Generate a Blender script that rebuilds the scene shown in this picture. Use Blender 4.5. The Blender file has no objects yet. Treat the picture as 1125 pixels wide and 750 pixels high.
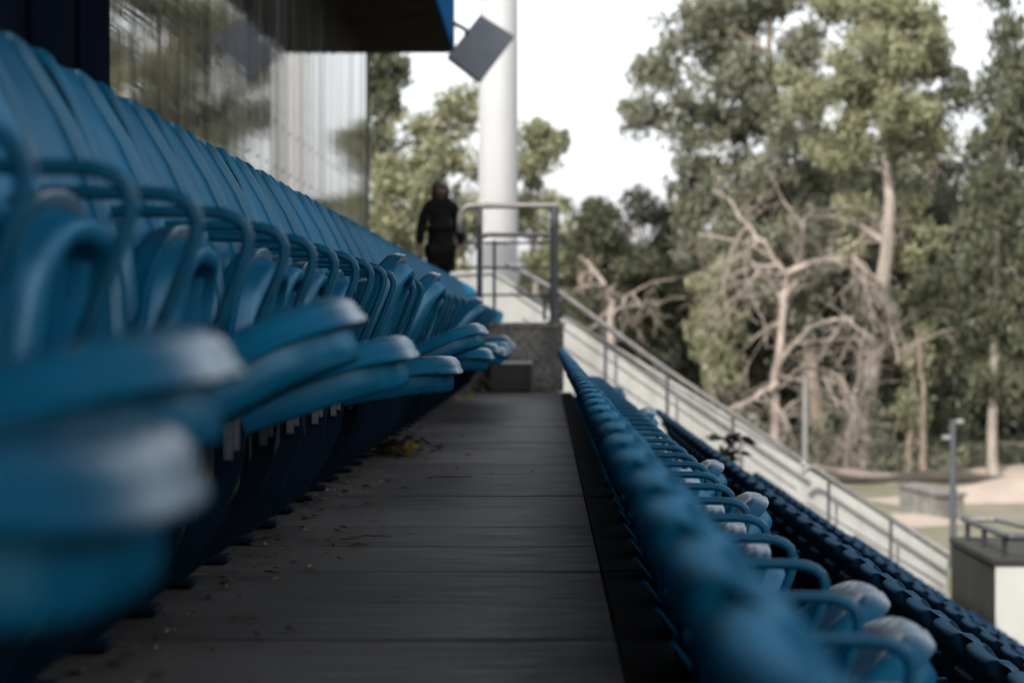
import bpy, bmesh, math, random
import numpy as np
from mathutils import Vector, Matrix, Quaternion
R = math.radians
rnd = random.Random(7)
nrg = np.random.default_rng(11)
S = bpy.context.scene
COL = S.collection
PI = math.pi
CAMZ = 0.54
T, RISE = 0.93, 0.597          # tread depth and riser height of the stand
X_UP, X_R1 = -0.85, 0.06      # riser faces: behind the upper row, behind the first lower row

# ------------------------------------------------------------------ materials
def new_mat(name):
    m = bpy.data.materials.new(name); m.use_nodes = True
    nt = m.node_tree; nt.nodes.clear()
    out = nt.nodes.new('ShaderNodeOutputMaterial')
    p = nt.nodes.new('ShaderNodeBsdfPrincipled')
    nt.links.new(p.outputs[0], out.inputs[0])
    return m, nt, p, out
def N(nt, t, **kw):
    n = nt.nodes.new(t)
    for k, v in kw.items(): setattr(n, k, v)
    return n
def noise(nt, scale, detail=4, rough=.6, mapping=None, coord='Object', dist=0):
    tc = N(nt, 'ShaderNodeTexCoord'); mp = N(nt, 'ShaderNodeMapping')
    nt.links.new(tc.outputs[coord], mp.inputs[0])
    if mapping: mp.inputs['Scale'].default_value = mapping
    n = N(nt, 'ShaderNodeTexNoise'); nt.links.new(mp.outputs[0], n.inputs['Vector'])
    n.inputs['Scale'].default_value = scale; n.inputs['Detail'].default_value = detail
    n.inputs['Roughness'].default_value = rough; n.inputs['Distortion'].default_value = dist
    return n
def ramp(nt, src, stops):
    r = N(nt, 'ShaderNodeValToRGB'); el = r.color_ramp.elements
    while len(el) < len(stops): el.new(.5)
    for e, (p, c) in zip(el, stops):
        e.position = p; e.color = (c, c, c, 1) if not isinstance(c, (tuple, list)) else (*c, 1)
    nt.links.new(src, r.inputs[0]); return r
def mixc(nt, fac, a, b, mode='MIX'):
    m = N(nt, 'ShaderNodeMix', data_type='RGBA', blend_type=mode)
    for i, v in ((0, fac), (6, a), (7, b)):
        if hasattr(v, 'is_output'): nt.links.new(v, m.inputs[i])
        elif i == 0: m.inputs[0].default_value = v
        else: m.inputs[i].default_value = (*v, 1)
    return m.outputs[2]
def bump(nt, p, h, strength=.3, dist=.01):
    b = N(nt, 'ShaderNodeBump'); b.inputs['Strength'].default_value = strength; b.inputs['Distance'].default_value = dist
    nt.links.new(h, b.inputs['Height']); nt.links.new(b.outputs[0], p.inputs['Normal'])
def simple(name, col, rough=.5, metal=0, var=.15, scale=6, bmp=0, spec=.5):
    m, nt, p, _ = new_mat(name)
    n = noise(nt, scale)
    lo = tuple(c*(1-var) for c in col); hi = tuple(min(1, c*(1+var)) for c in col)
    r = ramp(nt, n.outputs[0], [(.3, lo), (.7, hi)])
    nt.links.new(r.outputs[0], p.inputs['Base Color'])
    p.inputs['Roughness'].default_value = rough; p.inputs['Metallic'].default_value = metal
    p.inputs['Specular IOR Level'].default_value = spec
    if bmp: bump(nt, p, noise(nt, scale*6).outputs[0], bmp)
    return m

def seat_plastic(name, col, dust, rough=.46, spec=0, gloss=.085):
    """blue moulded plastic with fine scuffs, bird specks and dust that settles on its upward faces"""
    m, nt, p, _ = new_mat(name)
    oi = N(nt, 'ShaderNodeObjectInfo')
    hv = N(nt, 'ShaderNodeHueSaturation'); hv.inputs['Color'].default_value = (*col, 1)
    mr = N(nt, 'ShaderNodeMapRange'); nt.links.new(oi.outputs['Random'], mr.inputs[0])
    mr.inputs[3].default_value = .72; mr.inputs[4].default_value = 1.2
    nt.links.new(mr.outputs[0], hv.inputs['Value'])
    mottle = ramp(nt, noise(nt, 9, 5, .65).outputs[0], [(.3, .72), (.7, 1.1)])
    base = mixc(nt, 1, hv.outputs[0], mottle.outputs[0], 'MULTIPLY')
    geo = N(nt, 'ShaderNodeNewGeometry'); sx = N(nt, 'ShaderNodeSeparateXYZ'); nt.links.new(geo.outputs['Normal'], sx.inputs[0])
    up = ramp(nt, sx.outputs[2], [(.35, 0.), (.95, dust)])
    dn = ramp(nt, noise(nt, 14, 6, .7, mapping=(1, 3, 1)).outputs[0], [(.32, .35), (.62, 1.)])
    mul = N(nt, 'ShaderNodeMath', operation='MULTIPLY'); nt.links.new(up.outputs[0], mul.inputs[0]); nt.links.new(dn.outputs[0], mul.inputs[1])
    base = mixc(nt, mul.outputs[0], base, (.20, .21, .22))
    vo = N(nt, 'ShaderNodeTexVoronoi'); vo.inputs['Scale'].default_value = 22
    tc = N(nt, 'ShaderNodeTexCoord'); nt.links.new(tc.outputs['Object'], vo.inputs['Vector'])
    wn = N(nt, 'ShaderNodeSeparateColor'); nt.links.new(vo.outputs['Color'], wn.inputs[0])
    sp = ramp(nt, vo.outputs['Distance'], [(.06, 1.), (.11, 0.)])
    gate = N(nt, 'ShaderNodeMath', operation='GREATER_THAN'); nt.links.new(wn.outputs[0], gate.inputs[0]); gate.inputs[1].default_value = .94
    g2 = N(nt, 'ShaderNodeMath', operation='MULTIPLY'); nt.links.new(sp.outputs[0], g2.inputs[0]); nt.links.new(gate.outputs[0], g2.inputs[1])
    base = mixc(nt, g2.outputs[0], base, (.45, .43, .40))
    nt.links.new(base, p.inputs['Base Color'])
    p.inputs['Specular IOR Level'].default_value = spec; p.inputs['Specular Tint'].default_value = (.35, .62, .85, 1)
    rr = ramp(nt, noise(nt, 30, 5).outputs[0], [(.3, rough-.08), (.7, rough+.14)])
    nt.links.new(rr.outputs[0], p.inputs['Roughness'])
    bump(nt, p, noise(nt, 60, 3).outputs[0], .05, .003)
    if not spec:                              # matt, sun-chalked shells: only a weak even sheen
        gl = N(nt, 'ShaderNodeBsdfGlossy'); gl.inputs[0].default_value = (.45, .75, 1, 1) if gloss < .1 else (.66, .87, 1, 1); gl.inputs['Roughness'].default_value = .32 if gloss < .1 else .24
        mx = N(nt, 'ShaderNodeMixShader'); mx.inputs[0].default_value = gloss
        nt.links.new(p.outputs[0], mx.inputs[1]); nt.links.new(gl.outputs[0], mx.inputs[2]); nt.links.new(mx.outputs[0], _.inputs[0])
    return m
BLUE = (.002, .115, .228)
M = {}
M['seat'] = seat_plastic('seat_blue_plastic', BLUE, .05)
M['pan'] = seat_plastic('dusty_blue_plastic', (.003, .115, .225), .09, .30, .14)
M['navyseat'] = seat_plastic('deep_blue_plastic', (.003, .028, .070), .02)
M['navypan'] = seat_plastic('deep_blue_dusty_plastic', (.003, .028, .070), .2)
M['tube'] = simple('blue_painted_steel', (.004, .082, .158), .34, 0, .25, 18, 0, .14)
M['leg'] = simple('dark_blue_painted_steel', (.002, .010, .022), .5, 0, .3, 12, 0, .06)
M['bracket'] = simple('galvanised_steel', (.085, .095, .105), .5, .35, .25, 25)
M['black_rail'] = simple('black_painted_rail', (.035, .038, .042), .4, .3, .2, 20)
M['grey_rail'] = simple('grey_weathered_steel_rail', (.16, .155, .15), .45, .35, .25, 15)
M['white_paint'] = simple('white_painted_steel', (.36, .365, .37), .4, 0, .03, 2)
M['grey_box'] = simple('grey_powder_coat', (.045, .052, .064), .6, 0, .08, 4)
M['soffit'] = simple('dark_bronze_soffit', (.042, .038, .034), .9, 0, .2, 1.5, 0, 0)
M['fascia'] = simple('blue_fascia_panel', (.018, .10, .25), .5, 0, .1, 1, 0, 0)
M['lamp_grey'] = simple('grey_lamp_housing', (.085, .098, .118), .6, 0, .1, 4)
M['gap_shade'] = simple('black_gap_shade', (.012, .012, .013), .85, 0, .3, 8, .1, .1)  # near-black tone for the shade strip along the walkway
M['grey_post'] = simple('pale_grey_post', (.20, .20, .195), .5, .2, .1, 6)
M['dark_post'] = simple('dark_grey_post', (.07, .075, .085), .45, .2, .1, 6)

def concrete(name, c0, c1, scale=3, bmp=.35, speck=.5, rough=.85, stain=None, fs=90):
    m, nt, p, _ = new_mat(name)
    a = ramp(nt, noise(nt, scale, 8, .65).outputs[0], [(.3, c0), (.7, c1)])
    b = ramp(nt, noise(nt, fs, 3, .7).outputs[0], [(.35, 1-speck), (.6, 1.)])
    c = mixc(nt, 1, a.outputs[0], b.outputs[0], 'MULTIPLY')
    if stain:
        st = ramp(nt, noise(nt, 2.2, 6, .7, mapping=(1.5, 1.5, .5)).outputs[0], [(.46, 0.), (.66, .8)])
        c = mixc(nt, st.outputs[0], c, stain)
    nt.links.new(c, p.inputs['Base Color']); p.inputs['Roughness'].default_value = rough
    bump(nt, p, noise(nt, 40, 6, .7).outputs[0], bmp, .01)
    return m
M['block'] = concrete('speckled_granite_concrete', (.14, .132, .122), (.29, .275, .25), 2.5, .4, .8, .85, (.07, .065, .058), 26)
M['tread'] = concrete('shade_dark_concrete', (.022, .022, .021), (.05, .048, .045), 1.6, .4, .35)  # base colour darkened to carry the shade in the row gaps
M['white_wall'] = concrete('off_white_render', (.325, .332, .322), (.395, .40, .385), 1.2, .1, .05, .8, (.25, .25, .235))
M['shadowed'] = concrete('shadowed_mossy_concrete', (.014, .014, .013), (.028, .027, .025), 2, .4, .3, .9, (.035, .05, .02))  # shade of the box side put into the colour, with some green moss
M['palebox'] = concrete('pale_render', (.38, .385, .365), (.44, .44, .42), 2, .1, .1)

def deck_mat():
    """weathered grey boards: streaks across the walk, dust, damp patches with a lower gloss"""
    m, nt, p, _ = new_mat('weathered_grey_boards')
    st = ramp(nt, noise(nt, 3, 8, .7, mapping=(.6, 14, 1)).outputs[0], [(.3, (.030, .0285, .0275)), (.7, (.096, .091, .086))])
    fn = ramp(nt, noise(nt, 10, 6, .75, mapping=(.5, 30, 1)).outputs[0], [(.35, .65), (.65, 1.1)])
    c = mixc(nt, 1, st.outputs[0], fn.outputs[0], 'MULTIPLY')
    bl = ramp(nt, noise(nt, 1.3, 5, .6, mapping=(1, .8, 1)).outputs[0], [(.38, .55), (.65, 1.15)])
    c = mixc(nt, 1, c, bl.outputs[0], 'MULTIPLY')
    g = N(nt, 'ShaderNodeNewGeometry')
    rp = ramp(nt, g.outputs['Random Per Island'], [(0., .68), (1., 1.18)])
    c = mixc(nt, 1, c, rp.outputs[0], 'MULTIPLY')
    sp = ramp(nt, noise(nt, 70, 4, .8).outputs[0], [(.30, .25), (.40, 1.)])
    c = mixc(nt, 1, c, sp.outputs[0], 'MULTIPLY')
    nt.links.new(c, p.inputs['Base Color'])
    rr = ramp(nt, noise(nt, 5, 6, .7, mapping=(.8, 6, 1)).outputs[0], [(.3, .45), (.7, .75)])
    nt.links.new(rr.outputs[0], p.inputs['Roughness'])
    bump(nt, p, noise(nt, 8, 8, .7, mapping=(.5, 24, 1)).outputs[0], .35, .006)
    return m
M['deck'] = deck_mat()

def facade_mat():
    m, nt, p, _ = new_mat('polished_steel_cladding')
    c = ramp(nt, noise(nt, 1.5, 4, .6, mapping=(1, 4, .4)).outputs[0], [(.3, (.30, .30, .29)), (.7, (.45, .45, .43))])
    nt.links.new(c.outputs[0], p.inputs['Base Color'])
    p.inputs['Metallic'].default_value = 1
    p.inputs['Roughness'].default_value = .03
    p.inputs['Anisotropic'].default_value = .0
    # rolled sheets are never flat: fine horizontal rolling lines smear the mirror image upwards, slow waves bend it
    a = noise(nt, 1, 3, .6, mapping=(1, .22, 12)); b0 = noise(nt, 1, 3, .6, mapping=(1, 2.6, .035))
    b = N(nt, 'ShaderNodeMath', operation='MULTIPLY'); nt.links.new(b0.outputs[0], b.inputs[0]); b.inputs[1].default_value = .16
    add = N(nt, 'ShaderNodeMath', operation='MULTIPLY_ADD')
    nt.links.new(a.outputs[0], add.inputs[0]); add.inputs[1].default_value = .14; nt.links.new(b.outputs[0], add.inputs[2])
    bump(nt, p, add.outputs[0], .36, .03)
    df = N(nt, 'ShaderNodeBsdfDiffuse')
    dc = ramp(nt, noise(nt, 1, 4, .6, mapping=(1, 5, .1)).outputs[0], [(.3, (.035, .035, .033)), (.7, (.16, .16, .15))])
    nt.links.new(dc.outputs[0], df.inputs[0])
    fs = ramp(nt, noise(nt, 1, 5, .7, mapping=(1, 3.2, .07)).outputs[0], [(.34, .10), (.62, .58)])
    mx = N(nt, 'ShaderNodeMixShader'); nt.links.new(fs.outputs[0], mx.inputs[0])
    nt.links.new(p.outputs[0], mx.inputs[1]); nt.links.new(df.outputs[0], mx.inputs[2]); nt.links.new(mx.outputs[0], _.inputs[0])
    return m
M['facade'] = facade_mat()
def navy_mat():
    m, nt, p, _ = new_mat('dark_navy_glass_cladding')
    c = ramp(nt, noise(nt, .7, 4, .6, mapping=(1, 2, .3)).outputs[0], [(.35, (.006, .009, .018)), (.7, (.012, .02, .04))])
    nt.links.new(c.outputs[0], p.inputs['Base Color'])
    p.inputs['Roughness'].default_value = .6; p.inputs['Specular IOR Level'].default_value = 0
    bump(nt, p, noise(nt, 1, 2, .5, mapping=(1, .8, .3)).outputs[0], .2, .05)
    return m
M['navy'] = navy_mat()

def ground_mat():
    m, nt, p, _ = new_mat('dry_grass_and_sand')
    a = ramp(nt, noise(nt, .16, 8, .65).outputs[0], [(.38, (.25, .21, .17)), (.5, (.16, .15, .10)), (.64, (.105, .11, .06))])
    b = ramp(nt, noise(nt, 6, 6, .8).outputs[0], [(.3, .65), (.7, 1.15)])
    c = mixc(nt, 1, a.outputs[0], b.outputs[0], 'MULTIPLY')
    nt.links.new(c, p.inputs['Base Color']); p.inputs['Roughness'].default_value = .95
    bump(nt, p, noise(nt, 5, 8, .8).outputs[0], .6, .06)
    return m
M['ground'] = ground_mat()
M['sand'] = concrete('pale_sand', (.26, .215, .18), (.36, .30, .25), 1.2, .5, .25, .95)
M['soil'] = concrete('dark_soil_edge', (.03, .027, .022), (.06, .05, .04), 2, .5, .3, .95)

def bark_mat(name, a, b):
    m, nt, p, _ = new_mat(name)
    c = ramp(nt, noise(nt, 2.2, 7, .7, mapping=(2, 2, .5)).outputs[0], [(.33, a), (.62, b)])
    nt.links.new(c.outputs[0], p.inputs['Base Color']); p.inputs['Roughness'].default_value = .9
    bump(nt, p, noise(nt, 8, 6, .7, mapping=(2, 2, .4)).outputs[0], .6, .03)
    return m
M['bark'] = bark_mat('pale_eucalyptus_bark', (.12, .10, .08), (.30, .265, .23))
M['brownbark'] = bark_mat('brown_bark', (.10, .075, .055), (.24, .19, .15))
M['deadwood'] = bark_mat('bleached_dead_wood', (.11, .09, .076), (.30, .255, .22))
def leaf_mat(name, a, b, trans=.3):
    m, nt, p, out = new_mat(name)
    g = N(nt, 'ShaderNodeNewGeometry')
    c = ramp(nt, g.outputs['Random Per Island'], [(0., a), (1., b)])
    nt.links.new(c.outputs[0], p.inputs['Base Color']); p.inputs['Roughness'].default_value = .55
    p.inputs['Specular IOR Level'].default_value = .3
    t = N(nt, 'ShaderNodeBsdfTranslucent'); nt.links.new(c.outputs[0], t.inputs[0])
    mx = N(nt, 'ShaderNodeMixShader'); mx.inputs[0].default_value = trans
    nt.links.new(p.outputs[0], mx.inputs[1]); nt.links.new(t.outputs[0], mx.inputs[2]); nt.links.new(mx.outputs[0], out.inputs[0])
    return m
M['leaf_euc'] = leaf_mat('grey_olive_leaves', (.065, .072, .046), (.215, .217, .155))
M['leaf_bright'] = leaf_mat('bright_olive_leaves', (.115, .125, .065), (.285, .285, .18))
M['leaf_dark'] = leaf_mat('dark_green_leaves', (.024, .028, .018), (.066, .070, .045))
M['leaf_mid'] = leaf_mat('mid_green_leaves', (.034, .041, .024), (.125, .13, .08))
M['leaf_yellow'] = leaf_mat('yellow_leaves', (.40, .30, .04), (.55, .45, .08), .2)
M['litter'] = leaf_mat('dry_brown_litter', (.02, .016, .012), (.10, .08, .055), .1)
M['skin'] = simple('skin', (.14, .088, .068), .5, 0, .06, 20)
M['black_cloth'] = simple('black_cloth', (.004, .004, .0045), .9, 0, .3, 30, 0, .2)
M['hair'] = simple('black_hair', (.004, .0035, .003), .5, 0, .3, 40)
M['red'] = simple('faded_red_plastic', (.20, .035, .03), .5)
M['lamp_white'] = simple('pale_lamp_housing', (.2, .2, .2), .4)

# ------------------------------------------------------------------ object helpers
def mk(name, verts, faces, mat, parent=None, smooth=False, loc=None):
    me = bpy.data.meshes.new(name); me.from_pydata([tuple(map(float, v)) for v in verts], [], faces); me.update()
    if smooth: me.polygons.foreach_set('use_smooth', [True]*len(me.polygons))
    me.materials.append(mat)
    o = bpy.data.objects.new(name, me); COL.objects.link(o)
    if parent: o.parent = parent
    if loc: o.location = loc
    return o
class MB:
    def __init__(s): s.v = []; s.f = []
    def add(s, v, f):
        b = len(s.v); s.v += [tuple(p) for p in v]; s.f += [tuple(i+b for i in q) for q in f]; return s
    def box(s, x0, x1, y0, y1, z0, z1, bev=0):
        if bev <= 0:
            v = [(x, y, z) for x in (x0, x1) for y in (y0, y1) for z in (z0, z1)]
            return s.add(v, [(0, 1, 3, 2), (4, 6, 7, 5), (0, 4, 5, 1), (2, 3, 7, 6), (0, 2, 6, 4), (1, 5, 7, 3)])
        bm = bmesh.new(); bmesh.ops.create_cube(bm, size=1)
        for q in bm.verts: q.co = Vector((x0+(q.co.x+.5)*(x1-x0), y0+(q.co.y+.5)*(y1-y0), z0+(q.co.z+.5)*(z1-z0)))
        bmesh.ops.bevel(bm, geom=bm.edges[:], offset=bev, segments=2, affect='EDGES', profile=.5)
        bm.verts.index_update()
        r = s.add([q.co[:] for q in bm.verts], [[q.index for q in f.verts] for f in bm.faces]); bm.free(); return r
    def prism(s, poly, a0, a1, axis=1):
        """poly: 2-D outline in the two other axes, extruded along axis from a0 to a1"""
        n = len(poly)
        def P(p, a):
            if axis == 1: return (p[0], a, p[1])
            if axis == 0: return (a, p[0], p[1])
            return (p[0], p[1], a)
        v = [P(p, a0) for p in poly]+[P(p, a1) for p in poly]
        f = [tuple(range(n)), tuple(range(2*n-1, n-1, -1))]+[(i, i+n, (i+1) % n+n, (i+1) % n) for i in range(n)]
        return s.add(v, f)
    def tube(s, pts, r, n=8, caps=True):
        pts = [Vector(p) for p in pts]; rs = r if isinstance(r, (list, tuple)) else [r]*len(pts)
        v = []; f = []; prev = None
        for i, p in enumerate(pts):
            d = (pts[min(i+1, len(pts)-1)]-pts[max(i-1, 0)]).normalized()
            if prev is None:
                a = d.orthogonal().normalized()
            else:
                a = (prev-d*prev.dot(d))
                a = a.normalized() if a.length > 1e-6 else d.orthogonal().normalized()
            prev = a; b = d.cross(a)
            for k in range(n):
                t = 2*PI*k/n; v.append(tuple(p+(a*math.cos(t)+b*math.sin(t))*rs[i]))
        for i in range(len(pts)-1):
            for k in range(n):
                f.append((i*n+k, i*n+(k+1) % n, (i+1)*n+(k+1) % n, (i+1)*n+k))
        if caps: f.append(tuple(range(n-1, -1, -1))); f.append(tuple((len(pts)-1)*n+k for k in range(n)))
        return s.add(v, f)
    def build(s, name, mat, parent=None, smooth=False): return mk(name, s.v, s.f, mat, parent, smooth)
def shade_auto(o, ang=35):
    me = o.data; bm = bmesh.new(); bm.from_mesh(me)
    bmesh.ops.recalc_face_normals(bm, faces=bm.faces)
    for f in bm.faces: f.smooth = True
    for e in bm.edges:
        e.smooth = not (len(e.link_faces) == 2 and e.calc_face_angle(0) > R(ang))
    bm.to_mesh(me); bm.free(); return o
def thing(name, label, cat, loc=(0, 0, 0), rotz=0, group=None):
    o = bpy.data.objects.new(name, None); COL.objects.link(o); o.empty_display_size = .1
    o.location = loc; o.rotation_euler = (0, 0, rotz); return tag(o, label, cat, group)
def tag(o, label, cat, group=None, kind=None):
    if label: o['label'] = label
    if cat: o['category'] = cat
    if group: o['group'] = group
    if kind: o['kind'] = kind
    return o
def struct(o): o['kind'] = 'structure'; return o
def fillet(pts, r, seg=5):
    """round the corners of a polyline"""
    pts = [Vector(p) for p in pts]; out = [pts[0]]
    for i in range(1, len(pts)-1):
        a, b, c = pts[i-1], pts[i], pts[i+1]
        d1 = (a-b).normalized(); d2 = (c-b).normalized(); th = d1.angle(d2)
        t = min(r/math.tan(th/2), (a-b).length*.48, (c-b).length*.48)
        p, q = b+d1*t, b+d2*t
        for k in range(seg+1):
            u = k/seg; out.append(p*(1-u)**2+b*2*u*(1-u)+q*u*u)
    return out+[pts[-1]]

# ------------------------------------------------------------------ the seat (local: +x towards the pitch, y along the row, z up from its own tread)
PITCH = .5
def back_mesh():
    front = [(.205, .36), (.214, .40), (.217, .46), (.216, .53), (.212, .60), (.203, .67), (.189, .73), (.170, .785), (.146, .84), (.120, .885), (.098, .922), (.082, .948), (.068, .960)]
    rear = [(.052, .964), (.036, .959), (.028, .944), (.032, .926), (.048, .912), (.068, .893), (.098, .862), (.100, .845), (.086, .836), (.084, .822), (.100, .81), (.130, .775), (.150, .73), (.165, .67), (.176, .60), (.182, .53), (.184, .46), (.186, .40), (.184, .36)]
    prof = front+rear; nf = len(front); n = len(prof)
    cols = [-.247, -.245, -.238, -.220, -.206, -.203, -.17, -.10, 0, .10, .17, .203, .206, .220, .238, .245, .247]
    thick = {0: 0.30, 1: .70, 2: .93, 3: 1}
    v = []
    for j, y in enumerate(cols):
        e = min(j, len(cols)-1-j); th = thick.get(e, 1)
        rib = .015 if e in (2, 3, 4) else (.009 if e == 1 else 0)
        for i, (u, z) in enumerate(prof):
            # mid surface to close the shell at its sides
            if i < nf: k = i/(nf-1)
            else: k = 1-(i-nf)/(n-nf-1)
            mu = np.interp(k, [0, .4, .75, 1], [.195, .19, .12, .05]); mz = z
            uu = mu+(u-mu)*th; zz = z
            if i < nf and z > .38: uu += rib*min(1, (z-.36)/.1)
            yy = y
            if z < .58:                         # lower half is waisted: open slots between neighbours
                q = min(1, (.58-z)/.08); yy = y*(1-.15*q)
            y *= .972; ay = abs(y)/.240
            zz = .36+(z-.36)*(1-.042*ay**9)
            uu += .020*ay*ay
            v.append((uu, yy, zz))
    f = []
    for j in range(len(cols)-1):
        for i in range(n):
            a = j*n+i; b = j*n+(i+1) % n
            f.append((a, b, b+n, a+n))
    f.append(tuple(range(n-1, -1, -1))); f.append(tuple((len(cols)-1)*n+i for i in range(n)))
    return v, f
def pan_rings(rings, NN=44):
    v = []; f = []
    def outline(ins, k):
        t = 2*PI*k/NN; c, s = math.cos(t), math.sin(t)
        ex = 2/5.5
        L = .20-ins; W = .213-ins
        px = .17+L*math.copysign(abs(c)**ex, c); py = W*math.copysign(abs(s)**ex, s)
        # front narrows and rounds a little
        fr = max(0, (px-.17)/.19); py *= 1-.14*fr*fr; px += .012*(1-abs(py)/.213) if px > .17 else 0
        return px, py, fr
    for ins, z in rings:
        for k in range(NN):
            px, py, fr = outline(ins, k)
            roll = -.016*max(0, fr)**3
            v.append((px, py, z+roll))
    for r in range(len(rings)-1):
        for k in range(NN):
            f.append((r*NN+k, r*NN+(k+1) % NN, (r+1)*NN+(k+1) % NN, (r+1)*NN+k))
    f.append(tuple(range(NN-1, -1, -1))); f.append(tuple((len(rings)-1)*NN+k for k in range(NN)))
    return v, f
PAN_TOP = [(.17, -.006), (.12, -.005), (.080, -.002), (.060, .005), (.045, .008), (.022, .009), (.010, .005), (.003, -.003), (0, -.014), (0, -.022), (-.003, -.026), (-.003, -.033), (.003, -.037), (.016, -.037), (.03, -.036), (.06, -.036)]
PAN_LOW = [(.05, -.030), (.026, -.034), (.022, -.037), (.024, -.060), (.028, -.078), (.034, -.084), (.045, -.085), (.056, -.084), (.060, -.078), (.064, -.055), (.10, -.050)]
def arm_mesh(mb, y, r=.0092, n=8):
    pts = fillet([(.118, y, .712), (.432, y, .708), (.295, y, .375)], .055, 6)
    mb.tube(pts, r, n)
    return mb
def leg_mesh(y):
    mb = MB()
    path = [(.325, .415), (.345, .36), (.335, .29), (.30, .21), (.245, .13), (.17, .07), (.10, .045)]
    inner = [(.06, .045), (.07, .075), (.14, .105), (.215, .16), (.265, .23), (.295, .30), (.295, .35), (.20, .385), (.20, .415)]
    mb.prism(path+inner, y-.006, y+.006)
    mb.box(.02, .12, y-.05, y+.05, .004, .018, .003)      # foot plate
    mb.box(.02, .045, y-.02, y+.02, .018, .30, .003)      # upright against the riser
    return mb
def brace_mesh(y):
    mb = MB(); mb.tube([(.15, y+.02, .60), (.30, y+.22, .40)], .007, 6); return mb
def bracket_mesh(y):
    mb = MB(); mb.box(.325, .335, y-.018, y+.018, .335, .405, .002); mb.box(.31, .325, y-.020, y-.014, .32, .41, .001)
    mb.tube([(.334, y, .35), (.342, y, .35)], .006, 6); return mb

SEATS = []
def seat_proto(pm, bm_, low=False, hinge=(.185, .387), pl=.95):
    root = bpy.data.objects.new('stadium_chair', None); COL.objects.link(root); root.empty_display_size = .1
    v, f = back_mesh(); b = shade_auto(mk('backrest', v, f, bm_, root), 50)
    v, f = pan_rings(PAN_TOP); s = shade_auto(mk('seat', v, f, pm, root), 60); s.location = (hinge[0], 0, hinge[1]); s.scale = (pl, 1, 1)
    v, f = pan_rings(PAN_LOW); lo = mk('underside', v, f, bm_, s)
    mb = MB(); mb.v = list(lo.data.vertices and [tuple(q.co) for q in lo.data.vertices]); mb.f = [tuple(p.vertices) for p in lo.data.polygons]
    for y in (-.07, .07): mb.box(.03, .30, y-.006, y+.006, -.078, -.045)
    mb.tube([(.0, -.17, -.045), (.0, .17, -.045)], .022, 8)
    bpy.data.objects.remove(lo); lo = shade_auto(mb.build('underside', bm_, s), 50)
    a = shade_auto(arm_mesh(MB(), -.25, n=8).build('armrest', M['tube'], root), 50)
    if not low:
        shade_auto(leg_mesh(-.25).build('leg', M['leg'], root), 30)
        h = MB(); h.tube([(.185, -.243, .385), (.185, .243, .385)], .016, 8); shade_auto(h.build('hinge_tube', M['leg'], root), 50)
        bracket_mesh(-.25).build('bracket', M['bracket'], root)
        shade_auto(brace_mesh(-.25).build('brace', M['tube'], root), 50)
    return root
def dup_seat(proto, loc, tilt, lean=0, xr_row=False, k_=1, xr_low=False):
    r = proto.copy(); COL.objects.link(r); r.location = loc
    r.rotation_euler = (0, 0, lean)
    for ch in proto.children:
        c = ch.copy(); COL.objects.link(c); c.parent = r
        if ch.name.startswith('seat'):
            c.rotation_euler = (0, -R(tilt), 0)
            if tilt < 70: c.location = (.255, 0, .438) if (xr_row and k_ == 0) else (.225, 0, .408); c.scale = (1.05, 1, 1)
            elif xr_low: c.rotation_euler = (0, -R(tilt-9), 0); c.location = (.225, 0, .350); c.scale = (1, 1, 1)
            else: c.location = (.19, 0, .355); c.scale = (.92, 1, 1)
        if xr_low and ch.name.startswith('armrest'): c.location = (0, 0, .028)
        for g in ch.children:
            d = g.copy(); COL.objects.link(d); d.parent = c
    return r
ORD = ['first', 'second', 'third', 'fourth', 'fifth', 'sixth', 'seventh', 'eighth', 'ninth', 'tenth', 'eleventh', 'twelfth', 'thirteenth', 'fourteenth', 'fifteenth', 'sixteenth', 'seventeenth', 'eighteenth', 'nineteenth', 'twentieth']
def state(t):
    return 'pan lowered flat' if t < 8 else 'pan slightly raised' if t < 33 else 'pan half folded' if t < 66 else 'pan folded upright'
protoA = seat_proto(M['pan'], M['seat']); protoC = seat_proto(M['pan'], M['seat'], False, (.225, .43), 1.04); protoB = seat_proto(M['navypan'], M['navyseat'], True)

def make_row(xr, z0, y0, n, tilts, rowname, group, proto, nord, seed, farname):
    r = random.Random(seed)
    for k in range(n):
        t = tilts.get(k)
        if t is None: t = r.choice([82, 84, 81, 80, 83, 84, 78, 55, 6, 12]) if k > 3 else 75
        t += r.uniform(-1.5, 1.5)
        o = dup_seat(proto, (xr+r.uniform(-.003, .003), y0+PITCH*(k+.5), z0), t, R(r.uniform(-.6, .6)), xr == X_UP, k, xr == X_R1)
        if k < min(nord, len(ORD)):
            lab = f'blue seat, {state(t)}, {ORD[k]} from the near end of {rowname}'
        else: lab = farname
        tag(o, lab, 'seat', group)
# upper row beside the walkway (backs under the mirrored facade)
tl = {0: 9, 1: 21, 2: 84, 3: 83, 4: 27, 5: 84, 6: 19, 7: 83, 8: 84, 9: 83, 10: 9, 11: 84, 12: 66, 13: 84, 14: 83, 15: 61, 16: 24, 17: 22, 18: 7, 19: 84, 20: 83, 21: 9, 22: 84, 23: 50, 24: 5, 25: 84, 26: 3, 27: 6, 28: 14, 29: 4, 30: 9, 31: 5, 32: 3}
make_row(X_UP, 0, 1.04, 63, tl, 'the left row', 'seats of the raised row under the steel facade', protoA, 20, 3,
         'small blurred blue seat in the far stretch of the raised left row')
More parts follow.
